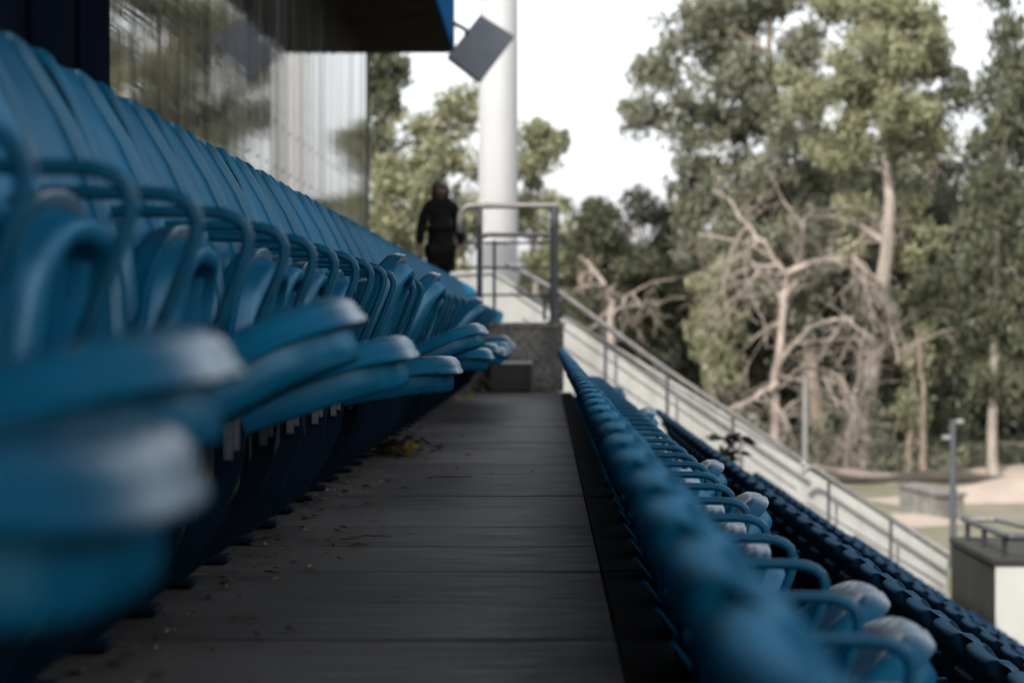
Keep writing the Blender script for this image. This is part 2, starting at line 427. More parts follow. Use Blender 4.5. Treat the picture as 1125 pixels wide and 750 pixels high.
# first row below the walkway, seen from behind
tr = {0: 84, 1: 84, 2: 84, 3: 84, 4: 33, 5: 44, 6: 46, 7: 84, 8: 83, 9: 84, 10: 50, 11: 83, 12: 84, 13: 51}
make_row(X_R1, -RISE, 1.10, 38, tr, 'the row below the walkway', 'seats of the row just below the walkway', protoC, 20, 5,
         'small blue seat at the far end of the row just below the walkway')
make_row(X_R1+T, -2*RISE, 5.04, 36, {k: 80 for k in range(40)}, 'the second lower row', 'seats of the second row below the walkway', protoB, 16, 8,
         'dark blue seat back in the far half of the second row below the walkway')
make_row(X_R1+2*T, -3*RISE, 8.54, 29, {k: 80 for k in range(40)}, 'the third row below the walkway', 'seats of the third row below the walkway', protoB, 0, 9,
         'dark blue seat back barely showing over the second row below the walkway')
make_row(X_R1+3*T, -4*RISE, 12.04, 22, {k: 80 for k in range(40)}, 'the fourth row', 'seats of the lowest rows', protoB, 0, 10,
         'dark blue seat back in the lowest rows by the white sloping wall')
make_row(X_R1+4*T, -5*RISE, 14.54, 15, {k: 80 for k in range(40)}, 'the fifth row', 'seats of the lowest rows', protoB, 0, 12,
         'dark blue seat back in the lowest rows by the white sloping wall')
for p in (protoA, protoB, protoC):
    for ch in list(p.children_recursive): bpy.data.objects.remove(ch)
    bpy.data.objects.remove(p)

# ------------------------------------------------------------------ stand: walkway boards, treads, upper landing
mb = MB()
y = -3.0; k = 0; js = rnd.uniform(-.03, .0)
while y < 20.48:
    w = .6+rnd.uniform(-.008, .008); dz = rnd.uniform(-.0012, .0012)
    sk = js/4; jn = rnd.uniform(-.05, .012); sk2 = jn/4; js = jn; y1 = min(y+w-.004, 20.49)
    sag = rnd.uniform(.0, .002)
    xs = [X_UP+.0, X_UP+.25, X_UP+.5, X_UP+.75, X_R1+.06]
    v = []
    for i, x in enumerate(xs):
        s_ = -sag*math.sin(PI*i/4)
        for (yy, zz) in ((y+sk*i, .003), (y+sk*i+.006, .006), ((y+y1)/2+(sk+sk2)*i/2, .0055), (y1+sk2*i-.006, .006), (y1+sk2*i, .003)):
            v.append((x, yy, zz-.006+dz+s_))
    f = [(i*5+j, (i+1)*5+j, (i+1)*5+j+1, i*5+j+1) for i in range(4) for j in range(4)]
    mb.add(v, f)
    y += w; k += 1
deck = struct(mb.build('walkway', M['deck']))
mb = MB()
for yy in np.arange(-3, 20.4, 1.2):
    mb.box(X_R1+.064, X_R1+.155, yy, min(yy+1.195, 20.45), -.06, -.002, .005)
struct(mb.build('walkway_shade_strip', M['gap_shade']))  # black strip paints the shade in the gap beside the walkway
mb = MB()
# concrete body of the stand in profile, extruded along the rows
prof = [(-2.6, RISE), (X_UP, RISE), (X_UP, -.03), (X_R1-.002, -.03)]
x, z = X_R1-.002, -RISE
for i in range(5):
    prof += [(x, z), (x+T, z)]; x += T; z -= RISE
prof += [(x, z), (x, -3.4), (-2.6, -3.4)]
prof = [q for i, q in enumerate(prof) if i == 0 or q != prof[i-1]]
mb.prism(prof, -3, 25.0)
struct(mb.build('terrace', M['tread']))
# landing at the far end where the person walks
mb = MB(); mb.box(-3.2, -.6, 25.003, 31.5, -3.4, RISE-.004); struct(mb.build('landing', M['tread']))

# ------------------------------------------------------------------ concrete end block with railing
b = thing('concrete_block', 'speckled grey concrete block closing the far end of the walkway', 'concrete block', (0, 0, 0))
mb = MB(); mb.box(-.64, .150, 20.5, 21.4, .0, .55, .012); mb.build('body', M['block'], b)
mb = MB(); mb.box(-.66, .165, 20.48, 21.42, .552, .585, .006); mb.build('cap', M['block'], b)
mb = MB(); mb.box(-.47, -.125, 20.16, 20.49, .008, .235, .01); st = mb.build('step', M['tread'], b)  # dark concrete carries the shade on the step front
mb = MB(); mb.box(-.48, -.118, 20.15, 20.492, .237, .255, .004); mb.build('step_lit_edge', M['palebox'], st)  # pale slab paints the light along the top edge of the step
rl = thing('guard_rail', 'grey tubular guard railing standing on the concrete block, left corner bent round', 'railing', (0, 20.75, .585))
def pxx(px, Y): return (px-600)/2656*Y
def pzz(py, Y): return CAMZ-(py-360)/2656*Y
Y = 20.75; yz = .585
def P(px, py, Y=20.75): return (pxx(px, Y), Y-20.75, pzz(py, Y)-.585)
mb = MB(); mb.tube(fillet([P(505, 255), P(506, 226), P(613, 226)], .13, 8), .026, 10); shade_auto(mb.build('top_rail', M['grey_rail'], rl), 50)
for px, r_ in ((527, .026), (609, .036)):
    mb = MB(); mb.tube([(pxx(px, Y), 0, 0.0), P(px, 228)], r_, 10); mb.tube([(pxx(px, Y), 0, 0), (pxx(px, Y), 0, .012)], .07, 12); shade_auto(mb.build('post', M['dark_post'], rl), 50)
mb = MB(); mb.tube(fillet([P(527, 290), P(527, 258), P(606, 258)], .08, 6), .02, 8); shade_auto(mb.build('mid_rail', M['grey_rail'], rl), 50)
for py in (267, 294, 324):
    mb = MB(); mb.tube([P(508, py), P(617, py)], .010, 6); shade_auto(mb.build('wire_rail', M['dark_post'], rl), 50)
for px, a, c in ((543, 264, 352), (598, 322, 352)):
    mb = MB(); mb.tube([P(px, a), P(px, c)], .014, 6); shade_auto(mb.build('baluster', M['dark_post'], rl), 50)

# ------------------------------------------------------------------ sloping white parapet + handrails
w = thing('parapet_wall', 'long off white parapet wall sloping down beside the seats', 'wall', (0, 25.02, 0))
x0, x1 = -.55, 4.14
def wtop(x): return 1.10-.616*(x-x0)
mb = MB(); mb.prism([(-.98, 1.08), (x0, 1.10), (x1, wtop(x1)), (x1, -3.1), (-.98, -3.1)], 0, .22); mb.build('wall', M['white_wall'], w)
mb = MB(); mb.prism([(-.99, 1.082), (x0, 1.102), (x1+.02, wtop(x1+.02)+.002), (x1+.02, wtop(x1+.02)+.035), (x0, 1.137), (-.99, 1.117)], -.03, .25); mb.build('coping', M['white_wall'], w)
def handrail(pts, posts, label, name='handrail', Yh=24.7):
    h = thing(name, label, 'handrail', (0, Yh, 0))
    P3 = [(pxx(a, Yh), 0, pzz(c, Yh)) for a, c in pts]
    mb = MB(); mb.tube(fillet(P3, .06, 4), .028, 8); shade_auto(mb.build('rail', M['grey_rail'], h), 50)
    s0, s1 = P3[-2], P3[-1]
    mb = MB()
    a, c = P3[0], P3[-1]
    mb.tube([(a[0]+.05, 0, a[2]-.30), (c[0]-.05, 0, c[2]-.30)], .011, 6); shade_auto(mb.build('lower_rail', M['grey_rail'], h), 50)
    for px in posts:
        xx = pxx(px, Yh); zt = np.interp(xx, [q[0] for q in P3], [q[2] for q in P3])
        n = math.floor((xx-X_R1)/T)+1; zb = -RISE*n if xx > X_R1 else 0.0
        mb = MB(); mb.tube([(xx, 0, zb), (xx, 0, zt)], .018, 8); mb.tube([(xx, 0, zb), (xx, 0, zb+.012)], .05, 10)
        shade_auto(mb.build('post', M['dark_post'], h), 50)
handrail([(556, 289), (616, 322), (735, 408), (880, 505)], [665, 733, 805], 'long grey handrail running down in front of the white sloping wall')
handrail([(880, 519), (890, 511), (1042, 611)], [910, 978], 'shorter grey handrail on the lowest stretch of the white sloping wall')

# box at the foot of the stand
bx = thing('concrete_plinth', 'boxy concrete end wall with a dark mossy side, green moss and a pale front', 'concrete box', (0, 0, 0))
mb = MB(); mb.box(4.08, 6.4, 22.0, 24.4, -3.4, -1.62, .0); o = mb.build('core', M['shadowed'], bx)
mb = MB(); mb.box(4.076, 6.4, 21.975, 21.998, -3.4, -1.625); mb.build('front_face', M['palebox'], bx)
mb = MB(); mb.box(4.06, 6.41, 21.96, 24.42, -1.618, -1.56, .006); mb.build('cap', M['shadowed'], bx)
rb = thing('plinth_rail', 'low black tube rail bolted on top of the concrete end box', 'railing', (0, 0, -1.56))
mb = MB()
mb.tube(fillet([(4.17, 24.25, .19), (4.22, 22.15, .19), (5.6, 22.15, .19)], .05, 4), .032, 8)
shade_auto(mb.build('rail', M['black_rail'], rb), 50)
mb = MB(); mb.tube(fillet([(4.17, 24.24, .185), (4.50, 24.24, .185), (4.80, 22.2, .185)], .05, 4), .028, 8); shade_auto(mb.build('back_rail', M['grey_rail'], rb), 50)
for (xx, yy) in ((4.175, 24.0), (4.195, 23.2), (4.218, 22.3), (5.3, 22.15)):
    mb = MB(); mb.tube([(xx, yy, 0), (xx, yy, .19)], .026, 8); mb.tube([(xx, yy, 0), (xx, yy, .012)], .055, 10); shade_auto(mb.build('post', M['black_rail'], rb), 50)

# ------------------------------------------------------------------ stadium building: mirror cladding, navy end, soffit, fascia, roof
bd = thing('stadium_building', 'stadium building with polished steel cladding, dark soffit and blue fascia behind the seats', 'building', (0, 0, 0))
FX = -2.27; FY0, FY1 = 12.4, 30.7; HS = CAMZ+3.5
mb = MB()
yy = FY0
while yy < FY1-.1:
    y1 = min(yy+1.22, FY1)
    mb.add([(FX+.0, yy+.006, RISE+.15), (FX, y1-.006, RISE+.15), (FX, y1-.006, HS-.003), (FX, yy+.006, HS-.003)], [(0, 1, 2, 3)])
    yy += 1.22
fo = mb.build('steel_cladding', M['facade'], bd)
mb = MB(); mb.box(-5.5, FX-.004, FY0+.01, FY1-.002, RISE-.6, HS-.004); mb.build('wall', M['grey_box'], bd)
mb = MB(); mb.box(FX-.09, FX+.02, FY1, FY1+.06, RISE-.1, HS-.004, .004); mb.build('corner_trim', M['bracket'], bd)
mb = MB(); mb.box(FX-.02, FX+.025, FY0+.012, FY1, RISE-.004, RISE+.148, .004); mb.build('base_trim', M['bracket'], bd)
mb = MB()
for zz in (CAMZ+1.02, CAMZ+1.35, CAMZ+1.72):
    yy = FY0+6
    while yy < FY1:
        mb.tube([(FX, yy, zz), (FX+.006, yy, zz)], .013, 6); yy += .61
mb.build('rivets', M['dark_post'], bd)
mb = MB()
mb.box(-5.5, FX+.03, -8, FY0, RISE-.6, HS-.004)
mb.build('navy_wall', M['navy'], bd)
mb = MB()
for yy in (5.6, 6.8, 8.0, 9.2, 10.4, 11.5):
    mb.box(FX+.031, FX+.05, yy, yy+.05, RISE, HS-.006)
mb.build('navy_mullion', M['navy'], bd)
SX = -1.19
mb = MB(); n_ = 0
yy = 22.0
while yy < FY1-.01:
    y1 = min(yy+1.74, FY1)
    for (xa, xb) in ((FX-.3, -1.75), (-1.745, SX-.006)):
        mb.box(xa, xb, yy+.004, y1-.004, HS, HS+.05, .004)
    yy += 1.74
mb.build('soffit', M['soffit'], bd)
mb = MB(); mb.box(SX-.004, SX+.03, 21.8, FY1+.02, HS-.012, HS+1.9, .004); mb.box(-5.5, SX+.03, FY1+.021, FY1+.05, HS-.012, HS+1.9, .004)  # upper part raised out of view to shade the floodlight
mb.build('fascia', M['fascia'], bd)
mb = MB(); mb.box(-5.5, SX-.005, 21.8, FY1+.01, HS+.06, HS+1.05); mb.build('roof', M['grey_box'], bd)
mb = MB(); mb.box(-5.5, 1.25, -14, 17.2, HS+.10, HS+.32)
for yy in range(-10, 18, 4): mb.box(-3, 1.15, yy, yy+.16, HS-.12, HS+.098)
mb.build('shading_canopy', M['soffit'], bd)  # added out of view, shaped to keep the sun off the seats

# square floodlight tilted off the soffit edge, seen from behind
fl = thing('floodlight', 'grey square floodlight housing hung at a tilt from the blue fascia corner', 'floodlight', (0, 0, 0))
FYd = 30.0
c4 = [(528, 14), (566, 38), (527, 92), (491, 64)]
q = [Vector((pxx(a, FYd), FYd, pzz(b_, FYd))) for a, b_ in c4]
cen = sum(q, Vector())/4
tilt = Quaternion((q[1]-q[0]).normalized(), R(-14))
q = [cen+tilt @ (p-cen) for p in q]
nrm = (q[1]-q[0]).cross(q[3]-q[0]).normalized()
if nrm.y < 0: nrm = -nrm
v = q+[p+nrm*.10 for p in q]
o = mk('housing', v, [(0, 1, 2, 3), (4, 7, 6, 5), (0, 4, 5, 1), (1, 5, 6, 2), (2, 6, 7, 3), (3, 7, 4, 0)], M['lamp_grey'], fl)
bm = bmesh.new(); bm.from_mesh(o.data); bmesh.ops.recalc_face_normals(bm, faces=bm.faces); bmesh.ops.bevel(bm, geom=bm.edges[:], offset=.012, segments=2, affect='EDGES'); bm.to_mesh(o.data); bm.free()
mb = MB(); g = [cen+(p-cen)*.9+nrm*.102 for p in q]; mk('glass', g+[p+nrm*.006 for p in g], [(0, 1, 2, 3), (4, 7, 6, 5), (0, 4, 5, 1), (1, 5, 6, 2), (2, 6, 7, 3), (3, 7, 4, 0)], M['lamp_white'], fl)
mb = MB(); mb.tube([(SX+.03, FYd, pzz(25, FYd)), (pxx(512, FYd), FYd, pzz(33, FYd)), tuple(cen+nrm*.05-(q[1]-q[0])*.4)], .03, 8)
mb.tube([(SX+.03, FYd, pzz(25, FYd)), (SX+.045, FYd, pzz(25, FYd))], .09, 10)
mb.build('arm', M['black_rail'], fl)

# white mast
cx = pxx(547, 36)
ms = thing('floodlight_mast', 'thick white steel mast rising behind the railing', 'mast', (cx, 36, -2.9))
mb = MB(); rr_ = .295; mb.tube([(0, 0, .02), (0, 0, 4.0), (.01, 0, 8.2), (.02, 0, 22)], [rr_, rr_, rr_*.985, rr_*.8], 40); shade_auto(mb.build('shaft', M['white_paint'], ms), 50)
mb = MB()
for zz in (5.4, 9.6, 14): mb.tube([(0, 0, zz), (0, 0, zz+.018)], rr_*1.004, 40, False)
shade_auto(mb.build('weld_band', M['white_paint'], ms), 50)
mb = MB(); mb.tube([(0, 0, 0), (0, 0, .05)], .5, 24); mb.build('base_plate', M['white_paint'], ms)

# ------------------------------------------------------------------ ground and field
GZ = -2.9
n = 120
v = []; f = []
xs = np.concatenate([np.linspace(-400, -40, 8), np.linspace(-35, 60, 96), np.linspace(70, 500, 10)])
ys = np.concatenate([np.linspace(-60, 20, 10), np.linspace(24, 90, 67), np.linspace(100, 900, 12)])
for yv in ys:
    for xv in xs:
        d = .10*math.sin(xv*.31+yv*.17)+.07*math.sin(xv*.83-yv*.4)
        hz = -.12 if yv < 30 else d*.5
        v.append((xv, yv, GZ-.05+hz))
for j in range(len(ys)-1):
    for i in range(len(xs)-1):
        a = j*len(xs)+i; f.append((a, a+1, a+1+len(xs), a+len(xs)))
g = struct(mk('ground', v, f, M['ground'], smooth=True))
def mound(name, cx, cy, rx, ry, h, mat):
    v = [(0, 0, h)]; f = []; K = 32; RR = 7
    for r in range(1, RR+1):
        for k in range(K):
            t = 2*PI*k/K; q_ = r/RR; jx = 1+.12*math.sin(3*t+cx)+.07*math.sin(7*t)
            v.append((rx*q_*jx*math.cos(t), ry*q_*jx*math.sin(t), h*(.5+.5*math.cos(PI*q_))-.12*q_+.04*math.sin(9*t+r)*(1-q_)))
    for k in range(K): f.append((0, 1+k, 1+(k+1) % K))
    for r in range(RR-1):
        for k in range(K):
            a = 1+r*K+k; b_ = 1+r*K+(k+1) % K; f.append((a, a+K, b_+K, b_))
    return mk(name, v, f, mat, smooth=True, loc=(cx, cy, GZ+.0))
struct(mound('sand_mound', 10.3, 50, 3.4, 2.2, .42, M['sand']))
struct(mound('sand_patch', 6.4, 43, 1.7, 1.6, .14, M['sand']))
struct(mound('soil_bank', 5.0, 56.5, 5.5, 2.0, .32, M['sand']))
struct(mound('soil_bank', 13.5, 57.5, 6.5, 2.0, .30, M['sand']))
# dark kerb-like ditch edge across the field
mb = MB(); pts = []
for i in range(41):
    xx = -2+i*.7; pts.append((xx, 55+.3*math.sin(i*.9)+.15*math.sin(i*2.3), GZ+.02+.05*math.sin(i*1.7)))
mb.tube(pts, [.13+.05*math.sin(i*1.3) for i in range(41)], 8); struct(mb.build('earth_kerb', M['soil'], smooth=True))
# small concrete box on the field
cb = thing('drain_box', 'small low grey concrete drain box on the sandy field', 'concrete box', (0, 0, 0))
yb = 44.5
xl, xm, xr_ = pxx(995, yb), pxx(1030, yb), pxx(1042, yb)
mb = MB(); mb.add([(xl, yb+.9, GZ-.1), (xm, yb-.4, GZ-.1), (xr_+.25, yb-.1, GZ-.1), (xl+.35, yb+1.2, GZ-.1), (xl, yb+.9, GZ+.47), (xm, yb-.4, GZ+.36), (xr_+.25, yb-.1, GZ+.36), (xl+.35, yb+1.2, GZ+.47)],
    [(0, 3, 2, 1), (4, 5, 6, 7), (0, 1, 5, 4), (1, 2, 6, 5), (2, 3, 7, 6), (3, 0, 4, 7)]); mb.build('body', M['block'], cb)
mb = MB(); mb.add([(xl-.04, yb+.9, GZ+.472), (xm-.03, yb-.46, GZ+.362), (xr_+.30, yb-.13, GZ+.362), (xl+.38, yb+1.24, GZ+.472), (xl-.04, yb+.9, GZ+.53), (xm-.03, yb-.46, GZ+.42), (xr_+.30, yb-.13, GZ+.42), (xl+.38, yb+1.24, GZ+.53)],
    [(0, 3, 2, 1), (4, 5, 6, 7), (0, 1, 5, 4), (1, 2, 6, 5), (2, 3, 7, 6), (3, 0, 4, 7)]); mb.build('lid', M['block'], cb)
# field posts
lp = thing('lamp_post', 'slim dark lamp post with two small pale lamp heads', 'lamp post', (pxx(1046, 35), 35, GZ))
mb = MB(); mb.tube([(0, 0, 0), (0, 0, 1.5), (0, 0, 2.11)], [.055, .05, .045], 10); shade_auto(mb.build('pole', M['dark_post'], lp), 50)
mb = MB(); mb.tube([(0, 0, 0), (0, 0, .02)], .12, 12); mb.build('base_plate', M['dark_post'], lp)
for dx, zz, a in ((.09, 2.09, .1), (-.10, 1.86, -.1)):
    hd = MB(); hd.tube([(0, 0, zz), (dx, -.02, zz)], .012, 6); shade_auto(hd.build('lamp_arm', M['dark_post'], lp), 50)
    hd = MB(); hd.box(dx-.055, dx+.055, -.08, .06, zz-.03, zz+.03, .01); hd.build('lamp_head', M['lamp_white'], lp)
gp = thing('steel_post', 'plain pale grey post standing behind the white sloping wall', 'post', (pxx(884, 26), 26, GZ))
mb = MB(); mb.tube([(0, 0, 0), (0, 0, CAMZ-(412-360)/2656*26-GZ)], .036, 10); shade_auto(mb.build('pole', M['grey_post'], gp), 50)
mb = MB(); zt = CAMZ-(412-360)/2656*26-GZ; mb.tube([(0, 0, zt), (0, 0, zt+.03)], [.044, .02], 10); mb.build('cap', M['dark_post'], gp)

# ------------------------------------------------------------------ trees
def leaf_cloud(centers, radii, per, size, droop=.0, flat=.75):
    """many small two-triangle leaf sprays spread through clumps; returns verts, faces arrays"""
    cs = np.repeat(np.asarray(centers), per, 0); rs = np.repeat(np.asarray(radii), per)
    n = len(cs)
    d = nrg.normal(size=(n, 3)); d /= np.linalg.norm(d, axis=1)[:, None]
    rad = nrg.random(n)**.45
    pos = cs+d*(rad*rs)[:, None]*np.array([1, 1, flat])
    pos[:, 2] -= droop*nrg.random(n)*rs
    a = nrg.normal(size=(n, 3)); a[:, 2] -= droop*2.5; a /= np.linalg.norm(a, axis=1)[:, None]
    b = np.cross(a, nrg.normal(size=(n, 3))); b /= np.linalg.norm(b, axis=1)[:, None]
    L = size*(.6+.8*nrg.random(n))[:, None]; W = L*.38
    v = np.stack([pos-a*L*.5, pos+b*W*.5, pos+a*L*.5, pos-b*W*.5], 1).reshape(-1, 3)
    f = np.arange(n*4).reshape(-1, 4)
    return v, f
def np_mesh(name, v, f, mat, parent):
    me = bpy.data.meshes.new(name); nv, nf = len(v), len(f)
    me.vertices.add(nv); me.vertices.foreach_set('co', np.asarray(v, np.float32).ravel())
    me.loops.add(nf*4); me.loops.foreach_set('vertex_index', np.asarray(f, np.int32).ravel())
    me.polygons.add(nf); me.polygons.foreach_set('loop_start', np.arange(0, nf*4, 4, dtype=np.int32))
    me.update(calc_edges=True); me.materials.append(mat)
    o = bpy.data.objects.new(name, me); COL.objects.link(o); o.parent = parent; return o
def limb(mb, a, b, r0, r1, bend, rr, n=6, seg=5):
    a = Vector(a); b = Vector(b); L = (b-a).length
    pts = []; off = Vector((rr.uniform(-1, 1), rr.uniform(-1, 1), rr.uniform(-.4, .8)))*bend*L
    for i in range(seg+1):
        t = i/seg; p = a.lerp(b, t)+off*math.sin(PI*t)+Vector((rr.uniform(-1, 1), rr.uniform(-1, 1), rr.uniform(-1, 1)))*L*.018*(0 < i < seg)
        pts.append(p)
    mb.tube(pts, [r0+(r1-r0)*(i/seg) for i in range(seg+1)], n); return pts
def W2(px, py, Yd): return (pxx(px, Yd), Yd, pzz(py, Yd))
def tree(name, label, trunk_px, Yd, lobes, leafm, barkm, r0, group=None, size=.26, dens=1., droop=.5, seed=1, depth=1.0, cat='tree'):
    """trunk_px: photo-plane guide of the trunk from foot upwards; lobes: (px, py, rx_px, rz_px, depth offset) of the crown's masses"""
    rr = random.Random(seed)
    foot = W2(*trunk_px[0], Yd)
    foot = (foot[0], foot[1], GZ-.05)
    t = thing(name, label, cat, foot, 0, group)
    F = Vector(foot)
    pts = [Vector((0, 0, 0))]+[Vector(W2(a, b, Yd))-F+Vector((0, rr.uniform(-.3, .3), 0)) for a, b in trunk_px[1:]]
    mb = MB(); fine = []
    for i in range(len(pts)-1):
        for k in range(4): fine.append(pts[i].lerp(pts[i+1], k/4)+Vector((rr.uniform(-.04, .04), rr.uniform(-.04, .04), 0)))
    fine.append(pts[-1]); nn = len(fine)
    mb.tube(fine, [r0*(1.25 if i == 0 else 1-.7*i/(nn-1)) for i in range(nn)], 9)
    cs = []; rs = []
    for (px, py, rx, rz, dy) in lobes:
        c = Vector(W2(px, py, Yd))-F+Vector((0, dy, 0)); sc = Yd/2656*1.28; RX, RZ = rx*sc, rz*sc; RY = max(RX, RZ)*.8*depth
        # limb to the lobe from the nearest trunk point below it
        cand = [p for p in fine[len(fine)//3:] if p.z < c.z+.3] or fine[-2:]
        s_ = min(cand, key=lambda p: (p-c).length+.4*abs(p.z-(c.z-1.2)))
        lp_ = limb(mb, s_, c, r0*.38, r0*.12, .10, rr)
        m = max(6, int(RX*RZ*6.5*dens)+5)
        for k in range(m):
            d = Vector((rr.gauss(0, 1), rr.gauss(0, 1), rr.gauss(0, 1))).normalized()*(rr.random()**.4)
            p = c+Vector((d.x*RX, d.y*RY, d.z*RZ)); rad = rr.uniform(.30, .72)*min(1, .6+.25*max(RX, RZ))
            cs.append(tuple(p)); rs.append(rad)
            if rr.random() < .3: limb(mb, rr.choice(lp_[2:]), p, r0*.10, r0*.03, .1, rr, 5, 4)
    shade_auto(mb.build('trunk', barkm, t), 60)
    per = int(140*dens)
    v, f = leaf_cloud(cs, rs, per, size*.70, droop)
    np_mesh('crown', v, f, leafm, t)
    return t
TG = 'trees beyond the field'
# big eucalyptus in the right half: an airy left mass, a bright right mass
tree('eucalyptus_tree', 'tall airy grey green eucalyptus whose open crown leans over the dead branches', [(905, 506), (893, 420), (880, 300), (862, 180), (845, 60), (850, -60)], 62,
     [(800, 100, 40, 40, -.8), (850, 160, 40, 40, -1), (860, 230, 44, 40, -1.2), (815, 250, 40, 36, -1), (870, 60, 36, 40, -1), (830, 310, 40, 26, -1), (760, 175, 24, 24, 0), (890, 310, 36, 34, -.8), (780, 15, 40, 26, 0), (770, 60, 50, 40, 0), (730, 115, 36, 26, 0), (790, 135, 46, 30, 0), (835, 30, 50, 44, .5), (850, 110, 46, 40, 0), (800, 205, 40, 34, 0), (775, 245, 28, 30, 0), (845, 200, 48, 40, 1), (812, -25, 60, 34, 0), (880, -30, 60, 40, 0),
      (880, 250, 50, 45, 1), (840, 285, 45, 34, 0), (720, 75, 24, 18, 0), (900, 170, 36, 44, 1)], M['leaf_euc'], M['brownbark'], .20, TG, .27, 1.0, .6, 21)
tree('bright_tree', 'tall tree with bright olive crown above a forked pale trunk', [(944, 506), (955, 420), (970, 300), (974, 235), (972, 150), (965, 40)], 58,
     [(985, 85, 40, 44, -.5), (960, 130, 36, 36, -.5), (1005, 140, 32, 30, -.5), (935, 100, 32, 40, 0), (975, 30, 42, 36, 0), (1020, 60, 22, 30, 0), (925, 175, 30, 28, .3), (990, -15, 46, 36, 0), (940, -5, 34, 30, 0), (880, 105, 30, 28, .6), (950, 60, 34, 36, -1), (1000, 40, 30, 36, -1), (975, 130, 34, 24, -1.2), (1000, 250, 22, 40, .8), (945, 240, 20, 34, .8)], M['leaf_bright'], M['bark'], .24, TG, .25, 1.15, .5, 22)
tree('dark_tree', 'dark green tree standing behind the bright olive crown', [(1010, 503), (1014, 400), (1020, 280), (1025, 150)], 65,
     [(1035, 110, 24, 40, 0), (1025, 180, 34, 50, 0), (1010, 250, 44, 50, 0), (1020, 330, 44, 50, 0), (975, 330, 40, 50, 1), (1000, 400, 46, 30, 0), (945, 270, 40, 40, 2)], M['leaf_dark'], M['brownbark'], .2, TG, .26, 1.1, .6, 23)
tree('weeping_tree', 'dark drooping tree with a slim pale stem at the right edge', [(1091, 516), (1090, 420), (1095, 300), (1100, 150), (1110, -20)], 56,
     [(1110, 30, 34, 46, 0), (1095, 110, 34, 44, 0), (1130, 120, 44, 60, 0), (1105, 200, 44, 50, 0), (1085, 285, 36, 50, 0), (1130, 290, 44, 60, 0), (1095, 370, 44, 50, 0), (1080, 180, 18, 40, 0), (1130, 400, 40, 40, 0), (1055, 340, 26, 40, 1)], M['leaf_mid'], M['bark'], .13, TG, .25, 1.1, 1.1, 24)
tree('tall_tree', 'leafy tree cut off by the end of the steel facade', [(425, 480), (424, 300), (420, 150), (415, 0)], 62,
     [(425, 85, 34, 26, 0), (415, 120, 26, 36, 0), (418, 180, 20, 36, 0), (395, 60, 40, 40, 0), (430, 250, 26, 34, 0), (385, 150, 40, 60, 1)], M['leaf_mid'], M['brownbark'], .25, TG, .27, 1.05, .5, 25)
tree('round_tree', 'sunlit rounded olive tree between the facade and the white mast', [(478, 480), (478, 330), (476, 220), (474, 140)], 55,
     [(470, 145, 34, 26, 0), (490, 170, 36, 32, 0), (455, 195, 34, 30, 0), (500, 210, 30, 34, 0), (465, 240, 40, 36, 0), (500, 265, 36, 34, 0), (430, 225, 24, 36, 0), (435, 280, 34, 30, 0), (508, 110, 14, 34, 0)], M['leaf_bright'], M['bark'], .2, TG, .25, 1.0, .35, 26)
tree('slender_tree', 'slender olive tree showing just right of the white mast', [(588, 470), (588, 330), (584, 230), (586, 160)], 58,
     [(588, 160, 20, 20, 0), (574, 185, 16, 26, 0), (600, 148, 14, 10, 0), (582, 220, 22, 22, 0), (590, 260, 26, 26, 0)], M['leaf_bright'], M['bark'], .11, TG, .24, 1.0, .4, 27)
# a row of rounder, lower trees
tree('bushy_tree', 'low dark bushy tree just right of the guard railing', [(640, 478), (640, 330), (640, 260)], 64,
     [(640, 245, 34, 24, 0), (622, 290, 34, 34, 0), (660, 290, 34, 40, 0), (640, 340, 44, 40, 0), (655, 225, 10, 14, 0)], M['leaf_mid'], M['brownbark'], .16, TG, .26, 1.1, .35, 28)
tree('bushy_tree', 'broad dark green bushy tree below the open sky gap', [(705, 484), (705, 340), (705, 270)], 66,
     [(700, 240, 40, 22, 0), (680, 275, 36, 34, 0), (730, 270, 36, 38, 0), (710, 320, 50, 44, 0), (740, 335, 40, 40, 0), (690, 370, 50, 36, 0)], M['leaf_dark'], M['brownbark'], .18, TG, .26, 1.2, .35, 29)
tree('light_sapling', 'pale yellow green sapling in front of the dark bushy trees', [(783, 492), (781, 430), (780, 370), (782, 320)], 56,
     [(782, 320, 20, 26, 0), (775, 360, 24, 28, 0), (795, 370, 20, 26, 0), (785, 400, 22, 16, 0)], M['leaf_bright'], M['bark'], .06, TG, .22, 1.0, .5, 30)
tree('shaded_tree', 'dark shaded tree in the gloom behind the dead branches', [(850, 490), (850, 400), (845, 320)], 70,
     [(840, 330, 50, 44, 0), (800, 340, 40, 44, 0), (880, 360, 46, 50, 0), (830, 400, 50, 40, 0), (770, 400, 44, 40, 0), (900, 310, 46, 40, 0), (930, 380, 40, 40, 0)], M['leaf_dark'], M['brownbark'], .18, TG, .27, 1.15, .4, 31)
# leaning pale trunks at the wood's edge, with small crowns higher up
tree('leaning_tree', 'pale leaning trunk beside the bright olive tree', [(926, 500), (932, 460), (942, 410), (952, 350)], 57.5, [(950, 330, 24, 20, 0), (965, 350, 18, 18, 0)], M['leaf_mid'], M['bark'], .09, TG, .24, 1.0, .6, 32)
tree('twin_trunk_tree', 'thin brown trunk with a tuft of hanging leaves at its middle', [(996, 498), (1000, 460), (1004, 420), (1000, 380)], 57, [(1000, 440, 10, 16, 0), (1002, 380, 22, 24, 0)], M['leaf_bright'], M['brownbark'], .08, TG, .22, .9, .9, 33)
tree('thin_tree', 'thin brown bare trunk standing right of the hanging tuft', [(1013, 503), (1015, 450), (1010, 390), (1000, 320)], 56.5, [(1004, 310, 24, 20, 0)], M['leaf_mid'], M['brownbark'], .08, TG, .22, .9, .6, 34)

